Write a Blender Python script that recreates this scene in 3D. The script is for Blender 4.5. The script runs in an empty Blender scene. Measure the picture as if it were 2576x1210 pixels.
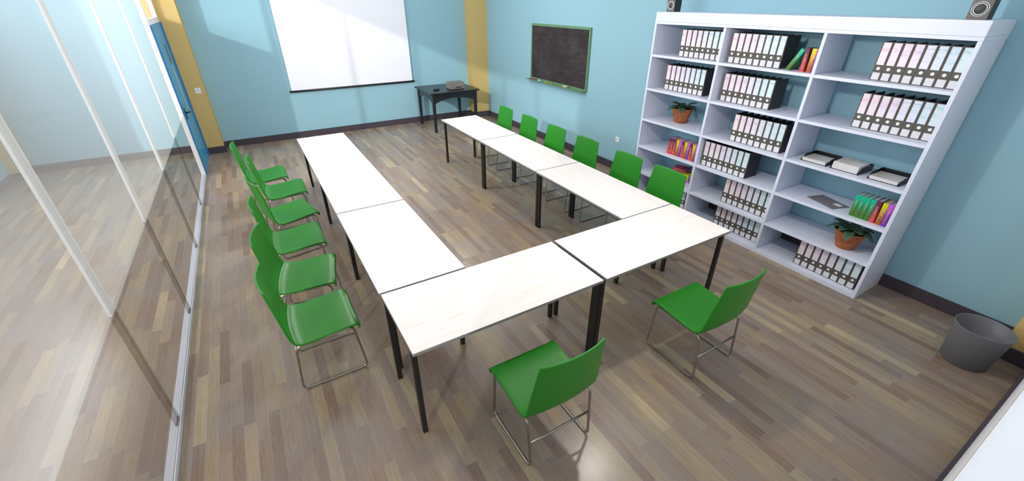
import bpy, bmesh, math, random
from mathutils import Vector, Matrix, Euler
random.seed(7)
S = bpy.context.scene
C = S.collection
PI = math.pi

# ---------------------------------------------------------------- camera
cd = bpy.data.cameras.new('camera'); cam = bpy.data.objects.new('camera', cd); C.objects.link(cam)
cd.sensor_fit = 'HORIZONTAL'; cd.sensor_width = 36.0
cd.lens = 36.0 * 1058.45 / 2576.0
cd.clip_start = 0.005; cd.clip_end = 200
cam.location = (-0.4143, -1.7882, 2.4912)
cam.rotation_euler = (1.05215, 0.0, -0.53798)
S.camera = cam

# ---------------------------------------------------------------- materials
def new_mat(name):
    m = bpy.data.materials.new(name); m.use_nodes = True
    nt = m.node_tree; b = nt.nodes['Principled BSDF']
    return m, nt, b

def node(nt, kind, **kw):
    n = nt.nodes.new(kind)
    for k, v in kw.items():
        setattr(n, k, v)
    return n

def srgb(r, g, b):
    f = lambda c: (c / 255 / 12.92) if c / 255 <= 0.04045 else ((c / 255 + 0.055) / 1.055) ** 2.4
    return (f(r), f(g), f(b), 1)

def plain(name, col, rough=0.5, metal=0.0, spec=0.5, noise=0.06, scale=6.0, coat=0.0):
    """a slightly uneven procedural surface"""
    m, nt, b = new_mat(name)
    tc = node(nt, 'ShaderNodeTexCoord'); nz = node(nt, 'ShaderNodeTexNoise')
    nz.inputs['Scale'].default_value = scale; nz.inputs['Detail'].default_value = 3
    nt.links.new(tc.outputs['Object'], nz.inputs['Vector'])
    mx = node(nt, 'ShaderNodeMix', data_type='RGBA')
    mx.inputs[6].default_value = tuple(c * (1 - noise) for c in col[:3]) + (1,)
    mx.inputs[7].default_value = tuple(min(1, c * (1 + noise)) for c in col[:3]) + (1,)
    nt.links.new(nz.outputs['Fac'], mx.inputs[0])
    nt.links.new(mx.outputs[2], b.inputs['Base Color'])
    b.inputs['Roughness'].default_value = rough; b.inputs['Metallic'].default_value = metal
    b.inputs['Specular IOR Level'].default_value = spec
    b.inputs['Coat Weight'].default_value = coat
    return m

M = {}
M['wall_blue'] = plain('wall_blue', srgb(149, 191, 207), 0.75, spec=0.25, noise=0.02, scale=1.2)
M['wall_yellow'] = plain('wall_yellow', srgb(208, 180, 118), 0.75, spec=0.25, noise=0.03, scale=2)
M['skirting'] = plain('skirting', srgb(72, 66, 74), 0.55, spec=0.3, noise=0.05)
M['ceiling'] = plain('ceiling_white', srgb(235, 235, 235), 0.9)
M['white_paint'] = plain('white_paint', srgb(236, 238, 244), 0.5, noise=0.02)
M['green'] = plain('green_plastic', srgb(40, 130, 34), 0.38, spec=0.32, noise=0.03, scale=3)
M['steel'] = plain('brushed_steel', srgb(176, 170, 162), 0.28, metal=1.0, noise=0.08, scale=40)
M['leg_black'] = plain('leg_black', srgb(26, 25, 24), 0.45, noise=0.1)
M['desk_black'] = plain('desk_black', srgb(30, 33, 36), 0.3, noise=0.25, scale=14)
M['screen_white'] = plain('screen_white', srgb(238, 240, 250), 0.8, spec=0.2, noise=0.01)
M['black_plastic'] = plain('black_plastic', srgb(24, 24, 24), 0.4, noise=0.05)
M['binder_black'] = plain('binder_board', srgb(40, 41, 44), 0.55, noise=0.1, scale=30)
M['binder_spine'] = plain('binder_spine_grey', srgb(84, 80, 75), 0.6, noise=0.1, scale=60)
M['paper'] = plain('paper_white', srgb(222, 222, 228), 0.8, spec=0.2, noise=0.02)
M['ring'] = plain('ring_white_metal', srgb(235, 238, 236), 0.35, noise=0.02)
M['pages'] = plain('book_pages', srgb(190, 190, 202), 0.8, noise=0.06, scale=50)
M['board_green'] = plain('frame_green', srgb(98, 142, 104), 0.5, noise=0.04)
M['grey_bin'] = plain('bin_grey', srgb(112, 113, 118), 0.42, noise=0.04)
M['soil'] = plain('soil', srgb(74, 64, 62), 0.95, noise=0.4, scale=120)
M['felt'] = plain('felt_grey', srgb(122, 116, 124), 0.9, noise=0.2, scale=120)
M['tan_edge'] = plain('card_edge', srgb(214, 198, 184), 0.8)
M['printer'] = plain('printer_grey', srgb(128, 122, 116), 0.5, noise=0.04)
M['slot_black'] = plain('slot_black', srgb(8, 8, 8), 0.5)
M['door_blue'] = plain('door_blue', srgb(72, 158, 200), 0.4, noise=0.04, scale=2)
M['door_edge'] = plain('door_edge_blue', srgb(28, 122, 184), 0.4, noise=0.03)
M['rail'] = plain('rail_aluminium', srgb(205, 210, 222), 0.35, noise=0.03)
M['rail_side'] = plain('rail_side', srgb(150, 160, 180), 0.4, noise=0.03)
M['sill_wood'] = plain('sill_wood', srgb(196, 146, 66), 0.5, noise=0.15, scale=20)
M['cone'] = plain('speaker_cone', srgb(70, 68, 64), 0.5)
M['speaker_face'] = plain('speaker_face', srgb(92, 86, 78), 0.45)
M['speaker_ring'] = plain('speaker_ring', srgb(216, 222, 232), 0.3)
for n, c in dict(red=(196, 48, 48), purple=(140, 50, 150), white=(238, 240, 240), blue=(40, 150, 190), yellow=(196, 182, 52), orange=(214, 124, 50)).items():
    M['chalk_' + n] = plain('chalk_' + n, srgb(*c), 0.9)
M['felt_cream'] = plain('eraser_wood', srgb(222, 206, 178), 0.7)
M['gold'] = plain('title_gold', srgb(224, 178, 92), 0.5)
M['title_red'] = plain('title_red', srgb(190, 92, 62), 0.5)
M['title_white'] = plain('title_white', srgb(232, 232, 222), 0.5)
M['title_blue'] = plain('title_blue', srgb(120, 82, 214), 0.5)

def brushed_panel(name, col):
    m, nt, b = new_mat(name)
    tc = node(nt, 'ShaderNodeTexCoord'); mp = node(nt, 'ShaderNodeMapping'); nz = node(nt, 'ShaderNodeTexNoise')
    mp.inputs['Scale'].default_value = (30, 30, 1.0)
    nz.inputs['Scale'].default_value = 2.2; nz.inputs['Detail'].default_value = 5
    rp = node(nt, 'ShaderNodeValToRGB')
    rp.color_ramp.elements[0].position = 0.3; rp.color_ramp.elements[1].position = 0.7
    rp.color_ramp.elements[0].color = tuple(c * 0.95 for c in col[:3]) + (1,)
    rp.color_ramp.elements[1].color = col
    L = nt.links
    L.new(tc.outputs['Object'], mp.inputs['Vector']); L.new(mp.outputs[0], nz.inputs['Vector'])
    L.new(nz.outputs['Fac'], rp.inputs['Fac']); L.new(rp.outputs[0], b.inputs['Base Color'])
    b.inputs['Roughness'].default_value = 0.45
    return m
M['shelf_white'] = brushed_panel('shelf_white', srgb(224, 230, 248))

def floor_mat():
    m, nt, b = new_mat('plank_floor'); L = nt.links
    tc = node(nt, 'ShaderNodeTexCoord'); sp = node(nt, 'ShaderNodeSeparateXYZ')
    L.new(tc.outputs['Object'], sp.inputs[0])
    def mth(op, a, c=None, clamp=False):
        n = node(nt, 'ShaderNodeMath', operation=op); n.use_clamp = clamp
        for i, v in enumerate((a, c)):
            if v is None: continue
            if isinstance(v, (int, float)): n.inputs[i].default_value = v
            else: L.new(v, n.inputs[i])
        return n.outputs[0]
    PW, PL = 0.0725, 0.66
    u = mth('DIVIDE', mth('ADD', sp.outputs['X'], 50.03), PW)
    row = mth('FLOOR', u); fu = mth('FRACT', u)
    wn = node(nt, 'ShaderNodeTexWhiteNoise', noise_dimensions='1D'); L.new(row, wn.inputs['W'])
    v = mth('ADD', mth('DIVIDE', mth('ADD', sp.outputs['Y'], 50), PL), wn.outputs['Value'])
    colm = mth('FLOOR', v); fv = mth('FRACT', v)
    cid = node(nt, 'ShaderNodeCombineXYZ'); L.new(row, cid.inputs[0]); L.new(colm, cid.inputs[1])
    w2 = node(nt, 'ShaderNodeTexWhiteNoise', noise_dimensions='2D'); L.new(cid.outputs[0], w2.inputs['Vector'])
    ramp = node(nt, 'ShaderNodeValToRGB'); cr = ramp.color_ramp
    cr.interpolation = 'LINEAR'
    cols = [(0.0, (131, 109, 94)), (0.12, (140, 117, 100)), (0.36, (152, 130, 112)), (0.52, (148, 131, 117)), (0.70, (157, 138, 113)), (0.93, (166, 148, 121)), (1.0, (190, 170, 134))]
    cr.elements[0].position = 0; cr.elements[0].color = srgb(*cols[0][1])
    cr.elements[1].position = 1; cr.elements[1].color = srgb(*cols[-1][1])
    for p, c in cols[1:-1]:
        e = cr.elements.new(p); e.color = srgb(*c)
    L.new(w2.outputs['Value'], ramp.inputs['Fac'])
    # grain, stretched along the plank, shifted per plank
    gv = node(nt, 'ShaderNodeCombineXYZ')
    L.new(mth('ADD', mth('MULTIPLY', sp.outputs['X'], 38), mth('MULTIPLY', w2.outputs['Value'], 40)), gv.inputs[0])
    L.new(mth('ADD', mth('MULTIPLY', sp.outputs['Y'], 3.0), mth('MULTIPLY', w2.outputs['Value'], 17)), gv.inputs[1])
    g1 = node(nt, 'ShaderNodeTexNoise'); g1.inputs['Scale'].default_value = 1.3; g1.inputs['Detail'].default_value = 6; g1.inputs['Roughness'].default_value = 0.65; g1.inputs['Distortion'].default_value = 1.6
    L.new(gv.outputs[0], g1.inputs['Vector'])
    gm = node(nt, 'ShaderNodeMapRange'); gm.inputs[1].default_value = 0.3; gm.inputs[2].default_value = 0.7; gm.inputs[3].default_value = 0.80; gm.inputs[4].default_value = 1.13
    L.new(g1.outputs['Fac'], gm.inputs[0])
    mul = node(nt, 'ShaderNodeMix', data_type='RGBA', blend_type='MULTIPLY'); mul.inputs[0].default_value = 1
    L.new(ramp.outputs[0], mul.inputs[6]); L.new(gm.outputs[0], mul.inputs[7])
    # cooler or warmer patches inside the boards
    n2 = node(nt, 'ShaderNodeTexNoise'); n2.inputs['Scale'].default_value = 2.2; n2.inputs['Detail'].default_value = 2
    L.new(tc.outputs['Object'], n2.inputs['Vector'])
    mr2 = node(nt, 'ShaderNodeMapRange'); mr2.inputs[1].default_value = 0.4; mr2.inputs[2].default_value = 0.65; mr2.inputs[3].default_value = 0; mr2.inputs[4].default_value = 0.35
    L.new(n2.outputs['Fac'], mr2.inputs[0])
    mx2 = node(nt, 'ShaderNodeMix', data_type='RGBA'); mx2.inputs[7].default_value = srgb(136, 132, 134)
    L.new(mr2.outputs[0], mx2.inputs[0]); L.new(mul.outputs[2], mx2.inputs[6])
    # joints
    eu = mth('MINIMUM', fu, mth('SUBTRACT', 1, fu)); ev = mth('MINIMUM', fv, mth('SUBTRACT', 1, fv))
    ju = mth('LESS_THAN', eu, 0.024); jv = mth('LESS_THAN', ev, 0.0018)
    j = mth('MAXIMUM', ju, jv)
    jm = node(nt, 'ShaderNodeMix', data_type='RGBA'); jm.inputs[7].default_value = srgb(146, 145, 156)
    L.new(mth('MULTIPLY', j, 0.6), jm.inputs[0]); L.new(mx2.outputs[2], jm.inputs[6])
    L.new(jm.outputs[2], b.inputs['Base Color'])
    b.inputs['Roughness'].default_value = 0.26
    b.inputs['Specular IOR Level'].default_value = 0.4
    return m
M['floor'] = floor_mat()

def table_mat():
    m, nt, b = new_mat('pale_birch_laminate'); L = nt.links
    tc = node(nt, 'ShaderNodeTexCoord'); mp = node(nt, 'ShaderNodeMapping'); nz = node(nt, 'ShaderNodeTexNoise')
    mp.inputs['Scale'].default_value = (1.4, 16, 1)
    nz.inputs['Scale'].default_value = 2.5; nz.inputs['Detail'].default_value = 7; nz.inputs['Roughness'].default_value = 0.6; nz.inputs['Distortion'].default_value = 0.8
    oi = node(nt, 'ShaderNodeObjectInfo'); ad = node(nt, 'ShaderNodeVectorMath', operation='ADD')
    L.new(tc.outputs['Object'], ad.inputs[0]); L.new(oi.outputs['Random'], ad.inputs[1])
    L.new(ad.outputs[0], mp.inputs['Vector']); L.new(mp.outputs[0], nz.inputs['Vector'])
    rp = node(nt, 'ShaderNodeValToRGB'); cr = rp.color_ramp
    cr.elements[0].position = 0.3; cr.elements[0].color = srgb(231, 222, 217)
    cr.elements[1].position = 0.62; cr.elements[1].color = srgb(241, 236, 234)
    e = cr.elements.new(0.45); e.color = srgb(237, 230, 226)
    L.new(nz.outputs['Fac'], rp.inputs['Fac']); L.new(rp.outputs[0], b.inputs['Base Color'])
    b.inputs['Roughness'].default_value = 0.35
    b.inputs['Specular IOR Level'].default_value = 0.4
    return m
M['table'] = table_mat()
M['table_edge'] = plain('table_edge', srgb(140, 136, 134), 0.5)

def glass_mat(name, tint, layer, fac, gloss=0.06):
    """pane mixing a see-through, a diffuse and a glossy share"""
    m, nt, b = new_mat(name); L = nt.links
    nt.nodes.remove(b)
    out = nt.nodes['Material Output']
    tr = node(nt, 'ShaderNodeBsdfTransparent'); tr.inputs[0].default_value = tint
    df = node(nt, 'ShaderNodeBsdfDiffuse'); df.inputs[0].default_value = layer
    gl = node(nt, 'ShaderNodeBsdfGlossy'); gl.inputs['Roughness'].default_value = 0.05; gl.inputs[0].default_value = (1, 1, 1, 1)
    m1 = node(nt, 'ShaderNodeMixShader'); m1.inputs[0].default_value = fac
    m2 = node(nt, 'ShaderNodeMixShader'); m2.inputs[0].default_value = gloss
    L.new(tr.outputs[0], m1.inputs[1]); L.new(df.outputs[0], m1.inputs[2])
    L.new(m1.outputs[0], m2.inputs[1]); L.new(gl.outputs[0], m2.inputs[2])
    L.new(m2.outputs[0], out.inputs['Surface'])
    return m
M['glass_pale'] = glass_mat('pale_glass', (0.97, 0.97, 0.97, 1), (0.86, 0.83, 0.80, 1), 0.20, 0.015)  # see-through with a pale diffuse share, for the upper panes
M['glass_dark'] = glass_mat('dark_glass', (0.84, 0.82, 0.80, 1), (0.3, 0.27, 0.25, 1), 0.05, 0.02)  # see-through and tinted darker, for the lower panes
M['glass_clear'] = glass_mat('glass_clear', (0.97, 0.98, 0.98, 1), (0.8, 0.8, 0.8, 1), 0.12, 0.05)
M['mullion_pale'] = glass_mat('mullion_pale', (0.9, 0.9, 0.9, 1), (0.88, 0.9, 0.92, 1), 0.62, 0.02)
M['mullion_dark'] = glass_mat('mullion_dark', (0.86, 0.84, 0.82, 1), (0.2, 0.18, 0.17, 1), 0.09, 0.01)  # lower mullion lengths, tinted darker and mostly see-through

def board_mat():
    m, nt, b = new_mat('chalkboard_slate'); L = nt.links
    tc = node(nt, 'ShaderNodeTexCoord'); mp = node(nt, 'ShaderNodeMapping'); n1 = node(nt, 'ShaderNodeTexNoise'); n2 = node(nt, 'ShaderNodeTexNoise')
    mp.inputs['Scale'].default_value = (1, 2.0, 7); mp.inputs['Rotation'].default_value = (0.35, 0, 0)
    n1.inputs['Scale'].default_value = 2.4; n1.inputs['Detail'].default_value = 8; n1.inputs['Distortion'].default_value = 1.4
    n2.inputs['Scale'].default_value = 3.0; n2.inputs['Detail'].default_value = 3
    L.new(tc.outputs['Object'], mp.inputs[0]); L.new(mp.outputs[0], n1.inputs['Vector']); L.new(tc.outputs['Object'], n2.inputs['Vector'])
    ml = node(nt, 'ShaderNodeMath', operation='MULTIPLY'); L.new(n1.outputs['Fac'], ml.inputs[0]); L.new(n2.outputs['Fac'], ml.inputs[1])
    rp = node(nt, 'ShaderNodeValToRGB'); cr = rp.color_ramp
    cr.elements[0].position = 0.16; cr.elements[0].color = srgb(52, 47, 49)
    cr.elements[1].position = 0.5; cr.elements[1].color = srgb(80, 74, 76)
    L.new(ml.outputs[0], rp.inputs[0]); L.new(rp.outputs[0], b.inputs['Base Color'])
    b.inputs['Roughness'].default_value = 0.8; b.inputs['Specular IOR Level'].default_value = 0.2
    return m
M['slate'] = board_mat()

def terracotta():
    m, nt, b = new_mat('terracotta'); L = nt.links
    tc = node(nt, 'ShaderNodeTexCoord'); n1 = node(nt, 'ShaderNodeTexNoise'); n1.inputs['Scale'].default_value = 22; n1.inputs['Detail'].default_value = 5
    rp = node(nt, 'ShaderNodeValToRGB'); cr = rp.color_ramp
    cr.elements[0].position = 0.3; cr.elements[0].color = srgb(134, 74, 40)
    cr.elements[1].position = 0.7; cr.elements[1].color = srgb(184, 112, 68)
    L.new(tc.outputs['Object'], n1.inputs['Vector']); L.new(n1.outputs['Fac'], rp.inputs[0]); L.new(rp.outputs[0], b.inputs['Base Color'])
    b.inputs['Roughness'].default_value = 0.85
    return m
M['pot'] = terracotta()

def leaf_mat():
    m, nt, b = new_mat('leaf_green'); L = nt.links
    uv = node(nt, 'ShaderNodeUVMap'); wv = node(nt, 'ShaderNodeTexWave'); mp = node(nt, 'ShaderNodeMapping')
    mp.inputs['Scale'].default_value = (6, 2, 1); mp.inputs['Rotation'].default_value = (0, 0, 0.5)
    wv.inputs['Scale'].default_value = 1.5; wv.inputs['Distortion'].default_value = 1.5
    L.new(uv.outputs[0], mp.inputs[0]); L.new(mp.outputs[0], wv.inputs['Vector'])
    rp = node(nt, 'ShaderNodeValToRGB'); cr = rp.color_ramp
    cr.elements[0].color = srgb(44, 76, 56); cr.elements[1].color = srgb(78, 112, 84)
    L.new(wv.outputs['Fac'], rp.inputs[0]); L.new(rp.outputs[0], b.inputs['Base Color'])
    b.inputs['Roughness'].default_value = 0.4
    return m
M['leaf'] = leaf_mat()

def cover_mat(name, top, bottom, mid=None):
    """printed book cover: the print itself runs from one colour to another"""
    m, nt, b = new_mat(name); L = nt.links
    tc = node(nt, 'ShaderNodeTexCoord'); sp = node(nt, 'ShaderNodeSeparateXYZ'); n1 = node(nt, 'ShaderNodeTexNoise')
    n1.inputs['Scale'].default_value = 14; n1.inputs['Detail'].default_value = 3
    L.new(tc.outputs['Object'], sp.inputs[0]); L.new(tc.outputs['Object'], n1.inputs['Vector'])
    a = node(nt, 'ShaderNodeMath', operation='DIVIDE'); a.inputs[1].default_value = 0.205; L.new(sp.outputs['Z'], a.inputs[0])
    s = node(nt, 'ShaderNodeMath', operation='SUBTRACT'); L.new(n1.outputs['Fac'], s.inputs[0]); s.inputs[1].default_value = 0.5
    mu = node(nt, 'ShaderNodeMath', operation='MULTIPLY_ADD'); L.new(s.outputs[0], mu.inputs[0]); mu.inputs[1].default_value = 0.9; L.new(a.outputs[0], mu.inputs[2])
    rp = node(nt, 'ShaderNodeValToRGB'); cr = rp.color_ramp
    cr.elements[0].position = 0.12; cr.elements[0].color = srgb(*bottom); cr.elements[1].position = 0.85; cr.elements[1].color = srgb(*top)
    if mid:
        e = cr.elements.new(0.45); e.color = srgb(*mid)
    L.new(mu.outputs[0], rp.inputs[0]); L.new(rp.outputs[0], b.inputs['Base Color'])
    b.inputs['Roughness'].default_value = 0.35
    return m
COVER = {
    'green': cover_mat('cover_green', (20, 190, 150), (52, 122, 40), (30, 160, 100)),
    'maroon': cover_mat('cover_maroon', (112, 44, 86), (212, 62, 92), (168, 54, 92)),
    'yellow': cover_mat('cover_yellow', (222, 216, 20), (176, 84, 16), (202, 160, 22)),
    'purple': cover_mat('cover_purple', (210, 96, 224), (116, 44, 160), (156, 64, 198)),
}

def art_mat():
    """marbled watercolour print that runs across the eight spines"""
    m, nt, b = new_mat('binder_label_art'); L = nt.links
    uv = node(nt, 'ShaderNodeUVMap'); sp = node(nt, 'ShaderNodeSeparateXYZ'); L.new(uv.outputs[0], sp.inputs[0])
    rp = node(nt, 'ShaderNodeValToRGB'); cr = rp.color_ramp   # base wash
    st = [(0.0, (240, 232, 238)), (0.2, (242, 228, 240)), (0.42, (236, 230, 244)), (0.6, (228, 232, 246)), (0.78, (218, 234, 246)), (1.0, (224, 240, 246))]
    cr.elements[0].color = srgb(*st[0][1]); cr.elements[1].color = srgb(*st[-1][1])
    for p, c in st[1:-1]:
        e = cr.elements.new(p); e.color = srgb(*c)
    L.new(sp.outputs['X'], rp.inputs[0])
    rp2 = node(nt, 'ShaderNodeValToRGB'); c2 = rp2.color_ramp  # vein colour
    c2.elements[0].color = srgb(238, 170, 214); c2.elements[1].color = srgb(90, 206, 210)
    e = c2.elements.new(0.45); e.color = srgb(206, 160, 220)
    e = c2.elements.new(0.7); e.color = srgb(140, 190, 228)
    L.new(sp.outputs['X'], rp2.inputs[0])
    cur = rp.outputs[0]
    def m2(op, a, c=None):
        n = node(nt, 'ShaderNodeMath', operation=op)
        for i, v in enumerate((a, c)):
            if v is None: continue
            if isinstance(v, (int, float)): n.inputs[i].default_value = v
            else: L.new(v, n.inputs[i])
        return n.outputs[0]
    nz = node(nt, 'ShaderNodeTexNoise'); nz.inputs['Scale'].default_value = 4.5; nz.inputs['Detail'].default_value = 3; nz.inputs['Distortion'].default_value = 0.6
    L.new(uv.outputs[0], nz.inputs['Vector'])
    wob = m2('MULTIPLY', m2('SUBTRACT', nz.outputs['Fac'], 0.5), 0.9)
    for off, slope, wdt, st_ in ((0.70, 0.10, 0.020, 0.75), (0.52, 0.22, 0.014, 0.55), (0.62, -0.30, 0.012, 0.35), (0.36, 0.0, 0.012, 0.25)):
        line = m2('ADD', m2('MULTIPLY', sp.outputs['X'], slope), off)
        dist = m2('ABSOLUTE', m2('SUBTRACT', m2('ADD', sp.outputs['Y'], wob), line))
        k = node(nt, 'ShaderNodeMapRange'); k.inputs[1].default_value = 0; k.inputs[2].default_value = wdt * 2.2; k.inputs[3].default_value = st_; k.inputs[4].default_value = 0
        L.new(dist, k.inputs[0])
        mx = node(nt, 'ShaderNodeMix', data_type='RGBA'); L.new(k.outputs[0], mx.inputs[0]); L.new(cur, mx.inputs[6]); L.new(rp2.outputs[0], mx.inputs[7])
        cur = mx.outputs[2]
    # soft body of wash between veins
    k = node(nt, 'ShaderNodeMapRange'); k.inputs[1].default_value = 0.45; k.inputs[2].default_value = 0.7; k.inputs[3].default_value = 0; k.inputs[4].default_value = 0.18
    L.new(nz.outputs['Fac'], k.inputs[0])
    mx = node(nt, 'ShaderNodeMix', data_type='RGBA'); L.new(k.outputs[0], mx.inputs[0]); L.new(cur, mx.inputs[6]); L.new(rp2.outputs[0], mx.inputs[7])
    L.new(mx.outputs[2], b.inputs['Base Color']); b.inputs['Roughness'].default_value = 0.45
    return m
M['art'] = art_mat()

# ---------------------------------------------------------------- mesh helpers
def box(bm, lo, hi, mi=0):
    x0, y0, z0 = lo; x1, y1, z1 = hi
    v = [bm.verts.new(p) for p in ((x0, y0, z0), (x1, y0, z0), (x1, y1, z0), (x0, y1, z0), (x0, y0, z1), (x1, y0, z1), (x1, y1, z1), (x0, y1, z1))]
    fs = [(0, 3, 2, 1), (4, 5, 6, 7), (0, 1, 5, 4), (1, 2, 6, 5), (2, 3, 7, 6), (3, 0, 4, 7)]
    out = []
    for f in fs:
        q = bm.faces.new([v[i] for i in f]); q.material_index = mi; out.append(q)
    return out

def tube(bm, pts, r, n=10, cap=True, mi=0, closed=False):
    pts = [Vector(p) for p in pts]; rings = []
    N = len(pts); up = None
    for i, p in enumerate(pts):
        if closed: t = (pts[(i + 1) % N] - pts[i - 1]).normalized()
        elif i == 0: t = (pts[1] - pts[0]).normalized()
        elif i == N - 1: t = (pts[-1] - pts[-2]).normalized()
        else: t = ((pts[i + 1] - p).normalized() + (p - pts[i - 1]).normalized()).normalized()
        if up is None:
            up = Vector((0, 0, 1)) if abs(t.z) < 0.9 else Vector((1, 0, 0))
        a = t.cross(up).normalized()
        up2 = a.cross(t).normalized(); up = up2
        rr = r[i] if isinstance(r, (list, tuple)) else r
        rings.append([bm.verts.new(p + (a * math.cos(2 * PI * k / n) + up2 * math.sin(2 * PI * k / n)) * rr) for k in range(n)])
    M_ = N if closed else N - 1
    for i in range(M_):
        A, B = rings[i], rings[(i + 1) % N]
        for k in range(n):
            f = bm.faces.new((A[k], A[(k + 1) % n], B[(k + 1) % n], B[k])); f.material_index = mi; f.smooth = True
    if cap and not closed:
        bm.faces.new(rings[0][::-1]).material_index = mi; bm.faces.new(rings[-1]).material_index = mi

def round_path(pts, rad, n=5, closed=False):
    pts = [Vector(p) for p in pts]; out = []; N = len(pts)
    for i, p in enumerate(pts):
        if not closed and i in (0, N - 1): out.append(p); continue
        a = (pts[i - 1] - p); b = (pts[(i + 1) % N] - p)
        ra = min(rad, a.length * 0.45, b.length * 0.45)
        a = p + a.normalized() * ra; b = p + b.normalized() * ra
        for k in range(n + 1):
            t = k / n
            out.append(a * (1 - t) ** 2 + p * 2 * t * (1 - t) + b * t * t)
    return out

def lathe(bm, prof, c=(0, 0), n=40, mi=0, flip=False):
    rings = []
    for r, z in prof:
        rings.append([bm.verts.new((c[0] + r * math.cos(2 * PI * k / n), c[1] + r * math.sin(2 * PI * k / n), z)) for k in range(n)])
    for A, B in zip(rings, rings[1:]):
        for k in range(n):
            f = bm.faces.new((A[k], A[(k + 1) % n], B[(k + 1) % n], B[k])); f.smooth = True; f.material_index = mi
    return rings

def mk(name, bm, mats, parent=None, bevel=0.0, seg=2, smooth=False):
    bmesh.ops.recalc_face_normals(bm, faces=bm.faces[:])
    me = bpy.data.meshes.new(name); bm.to_mesh(me); bm.free()
    for m in (mats if isinstance(mats, (list, tuple)) else [mats]):
        me.materials.append(m)
    if smooth:
        for p in me.polygons: p.use_smooth = True
    o = bpy.data.objects.new(name, me); C.objects.link(o)
    if parent: o.parent = parent
    if bevel:
        b = o.modifiers.new('bevel', 'BEVEL'); b.width = bevel; b.segments = seg; b.limit_method = 'ANGLE'; b.angle_limit = 0.6
        b.harden_normals = False
    return o

def bxo(name, lo, hi, m, parent=None, bevel=0.0):
    bm = bmesh.new(); box(bm, lo, hi); return mk(name, bm, m, parent, bevel)

def thing(name, label, cat, loc=(0, 0, 0), rz=0.0, group=None):
    o = bpy.data.objects.new(name, None); C.objects.link(o); o.empty_display_size = 0.05
    o.location = loc; o.rotation_euler = (0, 0, rz)
    return tag(o, label, cat, group)
def tag(o, label, cat, group=None):
    o['label'] = label; o['category'] = cat
    if group: o['group'] = group
    return o
def struct(o): o['kind'] = 'structure'; return o
def empty_struct(name):
    o = bpy.data.objects.new(name, None); C.objects.link(o); o.empty_display_size = 0.05
    return struct(o)
def copy_tree(o, parent=None):
    c = o.copy(); C.objects.link(c)
    if parent: c.parent = parent
    for ch in list(o.children): copy_tree(ch, c)
    return c

# ---------------------------------------------------------------- the room
XP, XR, YF, YB, ZC = -1.39, 4.567, -1.84, 7.955, 3.5
XC = -3.985          # far side of the corridor
BBH = 0.121; BBT = 0.02
struct(bxo('floor', (XC - 0.15, YF - 0.15, -0.1), (XR + 0.15, YB + 0.15, 0), M['floor']))
struct(bxo('ceiling', (XP, YF - 0.15, ZC), (XR + 0.15, YB + 0.15, ZC + 0.1), M['ceiling']))
struct(bxo('wall_back', (XC - 0.15, YB, 0), (XR + 0.15, YB + 0.15, ZC), M['wall_blue']))
struct(bxo('wall_right', (XR, YF - 0.15, 0), (XR + 0.15, YB, ZC), M['wall_blue']))
struct(bxo('wall_corridor', (XC - 0.15, 6.3, 0), (XC, YB, ZC), M['wall_blue']))
# window wall the camera looks along, at the front
wf = empty_struct('wall_front')
bxo('wall_below_window', (XP - 0.1, YF - 0.15, 0), (XR, YF, 1.005), M['white_paint'], wf)
bxo('wall_above_window', (XP - 0.1, YF - 0.15, 3.1), (XR, YF, ZC), M['white_paint'], wf)
bxo('wall_beside_window', (4.2, YF - 0.15, 1.005), (XR, YF, 3.1), M['white_paint'], wf)
bxo('wall_beside_window', (XP - 0.1, YF - 0.15, 1.005), (XP + 0.1, YF, 3.1), M['white_paint'], wf)
wn = empty_struct('window_1')
bxo('window_sill', (XP + 0.1, YF - 0.15, 1.005), (4.2, YF + 0.0012, 1.03), M['sill_wood'], wn)
M['window_glass'] = plain('window_glass_frosted', srgb(206, 212, 222), 0.6, noise=0.01)
_b = M['window_glass'].node_tree.nodes['Principled BSDF']; _b.inputs['Emission Color'].default_value = (0.80, 0.88, 1.0, 1); _b.inputs['Emission Strength'].default_value = 0.35
bxo('window_pane', (XP + 0.1, YF - 0.02, 1.03), (4.2, YF + 0.0005, 3.1), M['window_glass'], wn)
# piers
struct(bxo('wall_pier_door', (-1.52, 7.63, 0), (-1.09, YB, ZC), M['wall_yellow']))
struct(bxo('wall_pier_back_right', (4.17, 7.67, 0), (XR, YB, ZC), M['wall_yellow']))
struct(bxo('wall_pier_corridor', (XC, 7.625, 0), (-3.80, YB, ZC), M['wall_yellow']))
struct(bxo('wall_pier_front_right', (4.22, YF, 0), (XR, -1.64, ZC), M['wall_yellow']))
# skirting boards
def skirt(name, pieces):
    bm = bmesh.new()
    for lo, hi in pieces: box(bm, (lo[0], lo[1], 0), (hi[0], hi[1], BBH))
    return struct(mk(name, bm, M['skirting']))
skirt('baseboard_back', [((-1.09, YB - BBT), (4.17, YB)), ((-3.80, YB - BBT), (-1.52, YB))])
skirt('baseboard_right', [((XR - BBT, -1.62), (XR, 7.65))])
skirt('baseboard_pier_door', [((-1.52, 7.61), (-1.07, 7.63)), ((-1.09, 7.63), (-1.07, YB - BBT))])
skirt('baseboard_pier_back_right', [((4.15, 7.65), (XR, 7.67)), ((4.15, 7.67), (4.17, YB - BBT))])
skirt('baseboard_corridor', [((XC, 7.605), (-3.78, 7.625)), ((-3.80, 7.625), (-3.78, YB - BBT)), ((XC, 6.3), (XC + BBT, 7.605))])
skirt('baseboard_front', [((XP + 0.05, YF), (4.2, YF + BBT)), ((4.2, YF), (4.22, -1.62)), ((4.22, -1.64), (XR, -1.62))])

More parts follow.
